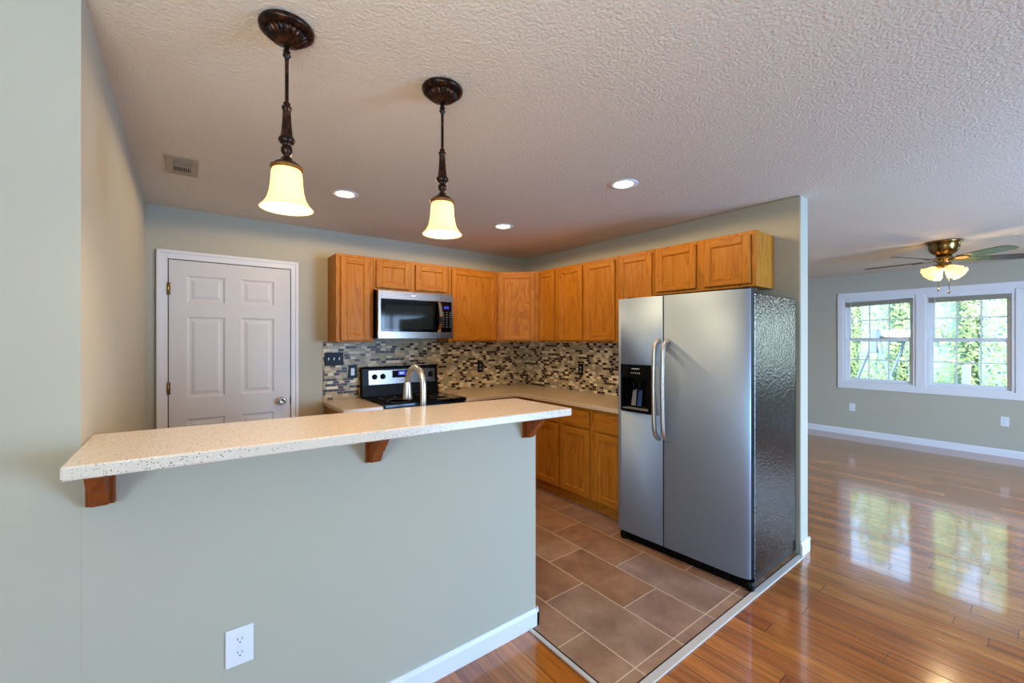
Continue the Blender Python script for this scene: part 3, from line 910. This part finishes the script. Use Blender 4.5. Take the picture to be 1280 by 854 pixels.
# ------------------------------------------------------------------ range
def stove():
    r = thing('range', 'black electric range with steel control backguard behind the faucet', 'stove', (1.66, 3.7, 0))
    x0, x1 = 1.284, 2.059
    MB().box(x0 + 0.002, x1 - 0.002, 3.42, 3.985, 0.01, 0.895).build('oven_body', M['black'], r)
    MB().box(x0, x1, 3.375, 3.955, 0.8955, 0.925).build('cooktop', M['gloss'], r, bevel=0.005)
    for x, y, R in ((1.47, 3.54, 0.10), (1.47, 3.80, 0.075), (1.86, 3.54, 0.075), (1.86, 3.80, 0.10)):
        F = lambda a, b_, z, x=x, y=y: (x + a, y + b_, z)
        MB().lathe(0, 0, [(R, 0.9250), (R, 0.9256), (R - 0.006, 0.9256), (R - 0.006, 0.9250)], 40, F=F).build('burner_mark', M['grey'], r)
    bg_ = MB().prism([(3.925, 0.9252), (3.945, 1.03), (3.952, 1.185), (3.965, 1.200), (YB - 0.012, 1.200), (YB - 0.012, 0.9252)], lambda y, z: (x0, y, z), lambda y, z: (x1, y, z)).build('backguard', M['black'], r, bevel=0.004)
    F = lambda u, v, w: (x0 + u, 3.9450 - w + (v - 1.03) * 0.045, v)
    MB().obox(F, 0.062, 0.742, 1.034, 1.168, -0.001, 0.003).build('control_panel', M['steel_x'], bg_, bevel=0.001)
    MB().obox(F, 0.292, 0.482, 1.092, 1.160, 0.003, 0.006).build('clock_panel', M['gloss'], bg_)
    MB().obox(F, 0.348, 0.428, 1.112, 1.154, 0.006, 0.0068).build('clock_display', M['display'], bg_)
    q = MB()                                                        # clock digits as seven-segment bars
    seg = {'8': 'abcdefg', '0': 'abcdef', '6': 'acdefg', '5': 'acdfg'}
    x = 0.366
    for ch in '8:05':
        if ch == ':':
            q.obox(F, x, x + 0.002, 1.128, 1.130, 0.0068, 0.0074); q.obox(F, x, x + 0.002, 1.137, 1.139, 0.0068, 0.0074); x += 0.005; continue
        w_, h_ = 0.009, 0.018; z = 1.124
        S = {'a': (0, w_, h_ - 0.002, h_), 'd': (0, w_, 0, 0.002), 'g': (0, w_, h_ / 2 - 0.001, h_ / 2 + 0.001), 'f': (0, 0.002, h_ / 2, h_), 'e': (0, 0.002, 0, h_ / 2), 'b': (w_ - 0.002, w_, h_ / 2, h_), 'c': (w_ - 0.002, w_, 0, h_ / 2)}
        for s in seg[ch]:
            a = S[s]; q.obox(F, x + a[0], x + a[1], z + a[2], z + a[3], 0.0068, 0.0074)
        x += 0.013
    q.build('clock_digits', M['digits'], bg_)
    for u in (0.118, 0.198, 0.608, 0.690):
        G = lambda a, b_, z, u=u: F(u + a, 1.108 + b_, 0.003 + z)
        k = MB().lathe(0, 0, [(0.026, 0), (0.026, 0.004), (0.021, 0.006), (0.019, 0.026), (0.0, 0.028)], 24, F=G)
        k.obox(lambda a, b_, c: G(a, b_, c), -0.004, 0.004, -0.019, 0.019, 0.02, 0.034)
        k.build('knob', M['black'], bg_)
    d = MB().box(x0 + 0.006, x1 - 0.006, 3.385, 3.4195, 0.20, 0.80).build('oven_door', M['gloss'], r, bevel=0.004)
    MB().tube([(x0 + 0.06, 3.384, 0.745), (x0 + 0.06, 3.345, 0.745), (x1 - 0.06, 3.345, 0.745), (x1 - 0.06, 3.384, 0.745)], 0.012, 12).build('handle', M['steel_x'], d)
    MB().box(x0 + 0.006, x1 - 0.006, 3.390, 3.4195, 0.02, 0.19).build('drawer', M['black'], r, bevel=0.004)
stove()

# ------------------------------------------------------------------ faucet
def faucet():
    bx, by = 0.914, 1.898
    r = thing('faucet', 'brushed nickel gooseneck faucet rising behind the bar in front of the range', 'faucet', (bx, by, 0.9145))
    MB().lathe(bx, by, [(0.032, 0.9145), (0.032, 0.922), (0.024, 0.930), (0.022, 0.99), (0.018, 1.0)], 24).build('base', M['nickel'], r)
    R = 0.088; path = [(bx, by, 0.99), (bx, by, 1.10), (bx, by, 1.20), (bx, by, 1.232)]
    for k in range(1, 17):
        a = PI * k / 16 * 0.97
        path.append((bx - 0.004 * k / 16, by + R - R * math.cos(a), 1.232 + R * math.sin(a)))
    MB().tube(path, 0.0145, 18).build('spout', M['nickel'], r)
    e = path[-1]
    MB().lathe(e[0], e[1] + 0.001, [(0.014, e[2] + 0.004), (0.0165, e[2]), (0.0175, e[2] - 0.006), (0.024, e[2] - 0.080), (0.023, e[2] - 0.088), (0.0, e[2] - 0.088)], 24).build('spray_head', M['nickel'], r)
    MB().tube([(bx + 0.018, by, 0.965), (bx + 0.06, by, 0.972), (bx + 0.09, by, 0.99)], [0.010, 0.008, 0.007], 12).build('lever', M['nickel'], r)
faucet()

# ------------------------------------------------------------------ pendants
def pendant(x, y, label):
    r = thing('pendant_lamp', label, 'lamp', (x, y, ZC), 'bronze bell pendants over the bar')
    Z = lambda z: ZC - z
    MB().lathe(x, y, [(0.070, Z(0)), (0.076, Z(0.003)), (0.079, Z(0.010)), (0.077, Z(0.017)), (0.071, Z(0.0225)), (0.064, Z(0.0245)), (0.050, Z(0.0245))], 48).build('canopy', M['bronze'], r)
    MB().lathe(x, y, [(0.054, Z(0.021)), (0.0575, Z(0.027)), (0.055, Z(0.033)), (0.047, Z(0.041)), (0.035, Z(0.049)), (0.021, Z(0.055)), (0.012, Z(0.058)), (0.008, Z(0.064))], 160,
               flute=(24, {1: 0.06, 2: 0.06, 3: 0.055, 4: 0.055, 5: 0.03})).build('fluted_cup', M['bronze'], r)
    MB().lathe(x, y, [(0.0075, Z(0.058)), (0.0075, Z(0.075)), (0.011, Z(0.079)), (0.0075, Z(0.084)), (0.0115, Z(0.089)), (0.0115, Z(0.093)), (0.0065, Z(0.098)), (0.0055, Z(0.110)),
                       (0.0055, Z(0.236)), (0.011, Z(0.241)), (0.008, Z(0.246)), (0.0145, Z(0.252)), (0.0145, Z(0.258)), (0.0115, Z(0.263)), (0.0125, Z(0.290)), (0.0150, Z(0.322)), (0.018, Z(0.345)),
                       (0.0235, Z(0.352)), (0.0245, Z(0.358)), (0.0185, Z(0.367)), (0.0125, Z(0.373)), (0.0160, Z(0.380)), (0.0172, Z(0.388)), (0.0150, Z(0.397)), (0.009, Z(0.403)), (0.009, Z(0.410))], 28).build('stem', M['bronze'], r)
    MB().lathe(x, y, [(0.009, Z(0.408)), (0.0155, Z(0.412)), (0.0160, Z(0.417)), (0.022, Z(0.421)), (0.034, Z(0.429)), (0.041, Z(0.436))], 40, flute=(14, {4: 0.03, 5: 0.03})).build('socket_cap', M['bronze'], r)
    MB().lathe(x, y, [(0.040, Z(0.4355)), (0.0455, Z(0.438)), (0.0460, Z(0.444)), (0.043, Z(0.449)), (0.038, Z(0.449))], 96, flute=(24, {1: 0.02, 2: 0.02})).build('shade_ring', M['shade_rim'], r)
    out = [(0.0385, 0.446), (0.0415, 0.452), (0.0435, 0.462), (0.0445, 0.480), (0.0460, 0.500), (0.0490, 0.520), (0.0545, 0.540), (0.0635, 0.556), (0.0725, 0.566), (0.0765, 0.570)]
    inn = [(a - 0.0028, c + (0.0012 if k < 9 else 0.0008)) for k, (a, c) in enumerate(out)][::-1]
    MB().lathe(x, y, [(a, Z(c)) for a, c in out + inn], 56).build('glass_shade', M['shade'], r)
    MB().lathe(x, y, [(0.010, Z(0.448)), (0.012, Z(0.465)), (0.019, Z(0.485)), (0.020, Z(0.500)), (0.014, Z(0.518)), (0.0, Z(0.524))], 20).build('bulb', M['lamp'], r)
    light('pendant_light', 'POINT', (0, 0, -0.545), 6.9, (1.0, 0.78, 0.54), parent=r, radius=0.025)
    return r
p1 = pendant(0.249, 1.480, 'bronze pendant with glowing bell shade hanging over the bar end nearer the white door')
dup(p1, (0.790, 1.474, ZC), 'bronze pendant with glowing bell shade over the bar end nearer the refrigerator')

# ------------------------------------------------------------------ recessed lights
def downlight(x, y, label):
    r = thing('recessed_light', label, 'light', (x, y, ZC), 'recessed ceiling lights')
    MB().lathe(x, y, [(0.088, ZC - 0.0005), (0.088, ZC - 0.004), (0.072, ZC - 0.007), (0.066, ZC - 0.005), (0.060, ZC - 0.0015)], 40).build('trim_ring', M['white'], r)
    MB().lathe(x, y, [(0.058, ZC - 0.0008), (0.057, ZC - 0.004), (0.040, ZC - 0.009), (0.0, ZC - 0.011)], 32).build('lens', M['lamp'], r)
    l = light('downlight', 'SPOT', (0, 0, -0.06), 19, (1.0, 0.71, 0.36), parent=r, radius=0.05)
    l.data.spot_size = math.radians(178); l.data.spot_blend = 0.08
    return r
d1 = downlight(0.845, 2.947, 'recessed ceiling light nearest the white door and the ceiling register')
dup(d1, (2.175, 2.958, ZC), 'recessed ceiling light in front of the corner cabinets, farthest of the three')
dup(d1, (2.184, 1.690, ZC), 'recessed ceiling light nearest the refrigerator')

# ceiling register
def register():
    x0, x1, y0, y1 = -0.092, 0.054, 2.885, 3.180
    r = thing('air_vent', 'small cream ceiling register near the white door', 'vent', (-0.02, 3.03, ZC))
    a, c, e, g = -0.058, 0.020, 2.945, 3.120
    q = MB()
    q.box(x0, a, y0, y1, ZC - 0.007, ZC - 0.0005); q.box(c, x1, y0, y1, ZC - 0.007, ZC - 0.0005); q.box(a, c, y0, e, ZC - 0.007, ZC - 0.0005); q.box(a, c, g, y1, ZC - 0.007, ZC - 0.0005)
    q.build('frame', M['vent'], r, bevel=0.002)
    MB().box(a, c, e, g, ZC - 0.0018, ZC - 0.0006).build('duct', M['dark'], r)
    q = MB()
    ym = (e + g) / 2
    q.box(a, c, ym - 0.006, ym + 0.006, ZC - 0.0065, ZC - 0.002)
    for k in range(8):
        x = a + 0.006 + k * (c - a - 0.012) / 7
        q.box(x - 0.0022, x + 0.0022, ym + 0.006, g, ZC - 0.0065, ZC - 0.002)
    for k in range(7):
        y = e + 0.006 + k * 0.0115
        q.box(a, c, y - 0.001, y + 0.001, ZC - 0.0065, ZC - 0.002)
    q.build('louver', M['vent'], r)
register()

# ------------------------------------------------------------------ ceiling fan
def fan():
    x, y = 6.01, 0.734
    r = thing('ceiling_fan', 'antique brass hugger ceiling fan with dark blades and lit glass shades', 'fan', (x, y, ZC))
    MB().lathe(x, y, [(0.134, ZC - 0.0005), (0.136, ZC - 0.012), (0.128, ZC - 0.022), (0.118, ZC - 0.030), (0.116, ZC - 0.060), (0.110, ZC - 0.085), (0.092, ZC - 0.115), (0.066, ZC - 0.132), (0.060, ZC - 0.140)], 48).build('motor_housing', M['brass'], r)
    MB().lathe(x, y, [(0.058, ZC - 0.139), (0.060, ZC - 0.155), (0.075, ZC - 0.165), (0.075, ZC - 0.185), (0.050, ZC - 0.195), (0.052, ZC - 0.225), (0.070, ZC - 0.240), (0.060, ZC - 0.265), (0.030, ZC - 0.285), (0.012, ZC - 0.292)], 40).build('light_fitter', M['brass'], r)
    zb = ZC - 0.190
    for k in range(5):
        a = math.radians(12 + 72 * k); ca, sa = math.cos(a), math.sin(a)
        pitch = math.radians(-12)
        def F(u, v, w):
            vv, ww = v * math.cos(pitch) - w * math.sin(pitch), v * math.sin(pitch) + w * math.cos(pitch)
            return (x + ca * u - sa * vv, y + sa * u + ca * vv, zb + ww)
        pts = [(0.165, -0.046), (0.25, -0.054), (0.50, -0.066), (0.60, -0.062), (0.635, -0.040), (0.645, 0.0), (0.635, 0.040), (0.60, 0.062), (0.50, 0.066), (0.25, 0.054), (0.165, 0.046)]
        bl = MB().prism(pts, lambda u, v: F(u, v, 0.0), lambda u, v: F(u, v, 0.006)).build('blade', M['fan_blade'], r)
        q = MB().prism([(0.055, -0.014), (0.13, -0.016), (0.17, -0.040), (0.235, -0.030), (0.245, 0.0), (0.235, 0.030), (0.17, 0.040), (0.13, 0.016), (0.055, 0.014)], lambda u, v: F(u, v, -0.007), lambda u, v: F(u, v, -0.0008))
        q.build('blade_iron', M['brass'], bl)
    for k in range(4):
        a = math.radians(40 + 90 * k)
        ax = Vector((math.cos(a) * 0.80, math.sin(a) * 0.80, -0.60)).normalized()
        o_ = Vector((x, y, ZC - 0.255)) + Vector((math.cos(a), math.sin(a), 0)) * 0.045
        s = ax.orthogonal().normalized(); t_ = ax.cross(s)
        G = lambda p, q_, z: tuple(o_ + s * p + t_ * q_ + ax * z)
        MB().lathe(0, 0, [(0.020, 0.0), (0.022, 0.03), (0.014, 0.034)], 20, F=G).build('lamp_socket', M['brass'], r)
        out = [(0.024, 0.022), (0.036, 0.034), (0.046, 0.055), (0.052, 0.078), (0.060, 0.100), (0.072, 0.116)]
        prof = out + [(p - 0.003, z + 0.001) for p, z in out][::-1]
        MB().lathe(0, 0, prof, 40, F=G, flute=(8, {4: 0.04, 5: 0.06, 6: 0.06, 7: 0.04})).build('glass_shade', M['fan_shade'], r)
    light('fan_light', 'POINT', (0, 0, -0.36), 10, (1.0, 0.75, 0.45), parent=r, radius=0.06)
    for dx, dy, z in ((0.03, 0.035, 0.47), (0.035, -0.04, 0.50)):
        q = MB().tube([(x - dx, y + dy, ZC - 0.25), (x - dx, y + dy, ZC - z)], 0.0025, 6)
        q.lathe(x - dx, y + dy, [(0.003, ZC - z + 0.004), (0.008, ZC - z - 0.012), (0.009, ZC - z - 0.022), (0.0, ZC - z - 0.028)], 12)
        q.build('pull_chain', M['brass'], r)
fan()

# ------------------------------------------------------------------ outlets and switches
def plate(name, label, cat, loc, w, h, rot, mplate, group):
    r = thing(name, label, cat, (0, 0, 0), group)
    def rim(u, v, m, pl, nm, parent):
        return MB().box(-u / 2, u / 2, -0.006, -0.0006, -v / 2, v / 2).build(nm, m, parent, bevel=0.003)
    rim(w, h, mplate, None, 'cover_plate', r)
    r.location = loc; r.rotation_euler = (0, 0, rot)
    return r
def add(parent, mb, name, m, bevel=0):
    loc = parent.location.copy(); parent.location = (0, 0, 0)
    o = mb.build(name, m, parent, bevel=bevel); parent.location = loc
    return o
def duplex(label, loc, rot, mplate, mrec, mslot, w=0.072, h=0.118, group=None):
    r = plate('wall_outlet', label, 'outlet', loc, w, h, rot, mplate, group)
    for zc in (0.0215, -0.0215):
        q = MB().prism([(0.0165 * math.cos(2 * PI * k / 24), max(-0.0135, min(0.0135, 0.0175 * math.sin(2 * PI * k / 24)))) for k in range(24)],
                       lambda u, v: (u, -0.0055, zc + v), lambda u, v: (u, -0.0078, zc + v))
        rec = add(r, q, 'receptacle', mrec)
        q = MB()
        q.box(-0.0072, -0.0052, -0.0082, -0.0076, zc + 0.000, zc + 0.008); q.box(0.0052, 0.0072, -0.0082, -0.0076, zc + 0.000, zc + 0.007)
        q.box(-0.002, 0.002, -0.0082, -0.0076, zc - 0.009, zc - 0.005)
        o = add(r, q, 'slot', mslot); o.parent = rec
    add(r, MB().lathe(0, 0, [(0.003, 0.0055), (0.003, 0.0068), (0, 0.007)], 12, F=lambda a, b_, z: (a, -z, b_)), 'screw', mrec)
    return r
WO = 'white outlets'
duplex('white duplex outlet low on the half wall under the bar', (0.139, YP, 0.458), 0, M['plate_white'], M['plate_white'], M['dark'], 0.079, 0.122, WO)
duplex('white outlet low on the far wall nearer the refrigerator', (XW, 1.975, 0.425), -PI / 2, M['plate_white'], M['plate_white'], M['dark'], group=WO)
duplex('white outlet low on the far wall below the window half with level blind', (XW, 0.452, 0.440), -PI / 2, M['plate_white'], M['plate_white'], M['dark'], group=WO)
BO = 'black backsplash outlets'
duplex('black outlet on the mosaic between the faucet and the wall corner', (2.628, YB - 0.009, 1.150), 0, M['black'], M['grey'], M['dark'], group=BO)
duplex('black outlet on the mosaic between the wall corner and the refrigerator', (XR - 0.009, 3.090, 1.145), -PI / 2, M['black'], M['grey'], M['dark'], group=BO)
r = plate('light_switch', 'black three-gang switch plate with white toggles on the mosaic', 'switch', (1.055, YB - 0.009, 1.284), 0.164, 0.118, 0, M['black'], 'backsplash switches')
for k in (-1, 0, 1):
    q = MB().hexa([(k * 0.046 - 0.005, -0.006, -0.010), (k * 0.046 + 0.005, -0.006, -0.010), (k * 0.046 + 0.005, -0.005, -0.010), (k * 0.046 - 0.005, -0.005, -0.010),
                   (k * 0.046 - 0.005, -0.016, 0.014), (k * 0.046 + 0.005, -0.016, 0.014), (k * 0.046 + 0.005, -0.005, 0.012), (k * 0.046 - 0.005, -0.005, 0.012)])
    add(r, q, 'toggle', M['plate_white'])
r = plate('light_switch', 'single black-framed switch plate with white rocker beside the range', 'switch', (1.220, YB - 0.009, 1.162), 0.080, 0.124, 0, M['black'], 'backsplash switches')
add(r, MB().box(-0.0165, 0.0165, -0.009, -0.0055, -0.034, 0.034), 'rocker', M['plate_white'], 0.002)

# ------------------------------------------------------------------ outside the far window
q = MB().poly([(XW + 0.16, -20, -0.45), (40, -20, -0.45), (40, 24, -0.45), (XW + 0.16, 24, -0.45)])
q = MB(); q.poly([(XW + 0.16, -20, -0.45), (40, -20, -0.45), (40, 24, -0.45), (XW + 0.16, 24, -0.45)])
g = q.build('ground', M['grass'], thin=True); struct(g)

def tree_mesh(seed):
    rnd = random.Random(seed)
    q = MB(); H = 5.2
    prof = [(0.42, 0.1), (0.60, 0.5), (0.66, 1.3), (0.60, 2.4), (0.44, 3.6), (0.20, 4.7), (0.0, 5.2)]
    def rad(h):
        for (a, z0), (c, z1) in zip(prof, prof[1:]):
            if z0 <= h <= z1: return a + (c - a) * (h - z0) / (z1 - z0)
        return 0.4
    bumps = [(rnd.uniform(0, 2 * PI), rnd.uniform(0.2, 4.6), rnd.uniform(0.10, 0.26)) for _ in range(26)]
    q.lathe(0, 0, [(a * 0.80, z) for a, z in prof], 18, m=1)
    for k in range(6500):
        h = 0.12 + 5.0 * rnd.random() ** 1.15; a = rnd.uniform(0, 2 * PI)
        extra = 0
        for (ba, bh, bs) in bumps:
            da = abs((a - ba + PI) % (2 * PI) - PI)
            extra = max(extra, bs * max(0, 1 - (da / 0.75) ** 2 - ((h - bh) / 0.40) ** 2))
        R = rad(h) * rnd.uniform(0.86, 1.02) + extra
        c = Vector((R * math.cos(a), R * math.sin(a), h))
        outv = Vector((math.cos(a), math.sin(a), rnd.uniform(0.2, 1.3))).normalized()
        side = outv.cross(Vector((0, 0, 1))).normalized()
        side = (side * math.cos(rnd.uniform(-1, 1)) + outv.cross(side) * math.sin(rnd.uniform(-1.2, 1.2))).normalized()
        L_, w = rnd.uniform(0.05, 0.11), rnd.uniform(0.016, 0.034)
        q.poly([c - side * w * 0.6, c + outv * L_ * 0.5 - side * w, c + outv * L_, c + outv * L_ * 0.5 + side * w, c + side * w * 0.6])
    return q
tm = []
for s in (1, 2, 3):
    o = tree_mesh(s).build('foliage', [M['leaf'], M['leaf_core']], None, thin=True)
    tm.append(o.data); bpy.data.objects.remove(o)
trunk_o = MB().lathe(0, 0, [(0.11, 0.0), (0.085, 0.15), (0.07, 0.6)], 12).build('trunk', M['bark'])
trunk_me = trunk_o.data; bpy.data.objects.remove(trunk_o)
TREES = {6: 'sunlit pale green arborvitae beyond the white railing post outside the far window',
         7: 'pale green arborvitae behind the mullion between the two halves of the far window',
         8: 'pale green arborvitae right behind the canopied garden swing',
         9: 'pale green arborvitae at the refrigerator-side edge of the far window, beside the swing'}
yy = -5.6; k = 0
while yy < 6.8:
    lab = TREES.get(k, 'pale green arborvitae of the hedge row beyond the far window frame')
    r = thing('evergreen_tree', lab, 'tree', (14.4 + random.uniform(-0.15, 0.15), yy, -0.45), 'arborvitae row outside the window')
    r.rotation_euler = (0, 0, random.uniform(0, 6.28)); s = random.uniform(0.94, 1.12); r.scale = (s, s, s)
    if k < 3:
        bpy.data.objects.remove(r); yy += random.uniform(1.0, 1.2); k += 1; continue
    for nm, me in (('foliage', tm[k % 3]), ('trunk', trunk_me)):
        o = bpy.data.objects.new(nm, me); COL.objects.link(o); o.parent = r
    yy += random.uniform(1.0, 1.2); k += 1

def swing():
    r = thing('garden_swing', 'blue-grey garden swing frame with white canopy outside the far window', 'swing', (11.9, 2.3, -0.45))
    A, B = Vector((11.5, 2.44, 0)), Vector((12.55, 2.10, 0))
    ax = (B - A).normalized(); pr = Vector((-ax.y, ax.x, 0))
    g0 = -0.45
    for P, zt_ in ((A, 1.52), (B, 1.55)):
        n = 'a_frame'
        q = MB()
        for s in (-1, 1):
            path = [P + pr * (0.035 * s) + Vector((0, 0, zt_)), P + pr * (0.10 * s) + Vector((0, 0, 1.22)), P + pr * (0.36 * s) + Vector((0, 0, 0.5)), P + pr * (0.62 * s) + Vector((0, 0, g0))]
            q.tube(path, 0.030, 10)
        q.tube([P + pr * 0.44 + Vector((0, 0, 0.25)), P - pr * 0.44 + Vector((0, 0, 0.25))], 0.022, 8)
        q.build('leg_frame', M['swing'], r)
    q = MB()
    G = lambda u, v, w: tuple(A + ax * u + pr * v + Vector((0, 0, w)))
    q.obox(G, -0.05, 0.05, -0.065, 1.22, 0.0, 0.01) if False else None
    q.hexa([G(-0.06, -0.07, 1.18), G(0.06, -0.07, 1.18), G(0.06, 0.07, 1.18), G(-0.06, 0.07, 1.18), G(-0.06, -0.07, 1.68), G(0.06, -0.07, 1.68), G(0.06, 0.07, 1.68), G(-0.06, 0.07, 1.68)])
    q.build('corner_bracket', M['swing'], r, bevel=0.01)
    MB().tube([tuple(A + Vector((0, 0, 1.50))), tuple(B + Vector((0, 0, 1.53)))], 0.032, 10).build('top_beam', M['swing'], r)
    q = MB()
    q.prism([(-0.20, 1.53), (-0.12, 1.62), (0.0, 1.67), (0.12, 1.62), (0.20, 1.53), (0.19, 1.50), (0.0, 1.53), (-0.19, 1.50)], lambda v, z: G(0.10, v, z), lambda v, z: G(1.13, v, z))
    q.build('canopy', M['canvas'], r, bevel=0.01)
    q = MB()
    q.hexa([G(0.16, -0.24, 0.02), G(0.98, -0.24, 0.02), G(0.98, 0.2, 0.0), G(0.16, 0.2, 0.0), G(0.16, -0.24, 0.06), G(0.98, -0.24, 0.06), G(0.98, 0.2, 0.04), G(0.16, 0.2, 0.04)])
    q.build('seat', M['canvas'], r, bevel=0.01)
    q = MB()
    for u in (0.2, 0.94):
        for v in (-0.2, 0.18):
            q.tube([G(u, v, 0.05), G(u, 0, 1.5)], 0.006, 6)
    q.build('chain', M['swing'], r)
swing()
def railing():
    r = thing('porch_railing', 'low white rail with one taller post outside the far window', 'railing', (9.6, 1.0, -0.45))
    q = MB().box(9.56, 9.64, -2.4, 3.6, 0.655, 0.715); q.box(9.58, 9.62, -2.4, 3.6, -0.25, -0.20)
    q.build('rail', M['canvas'], r)
    for y in (-2.4, -0.75, 2.6, 3.55):
        MB().box(9.56, 9.64, y, y + 0.08, -0.45, 0.655).build('post', M['canvas'], r)
    MB().box(9.555, 9.645, 0.885, 0.975, -0.45, 1.06).build('post', M['canvas'], r)
railing()
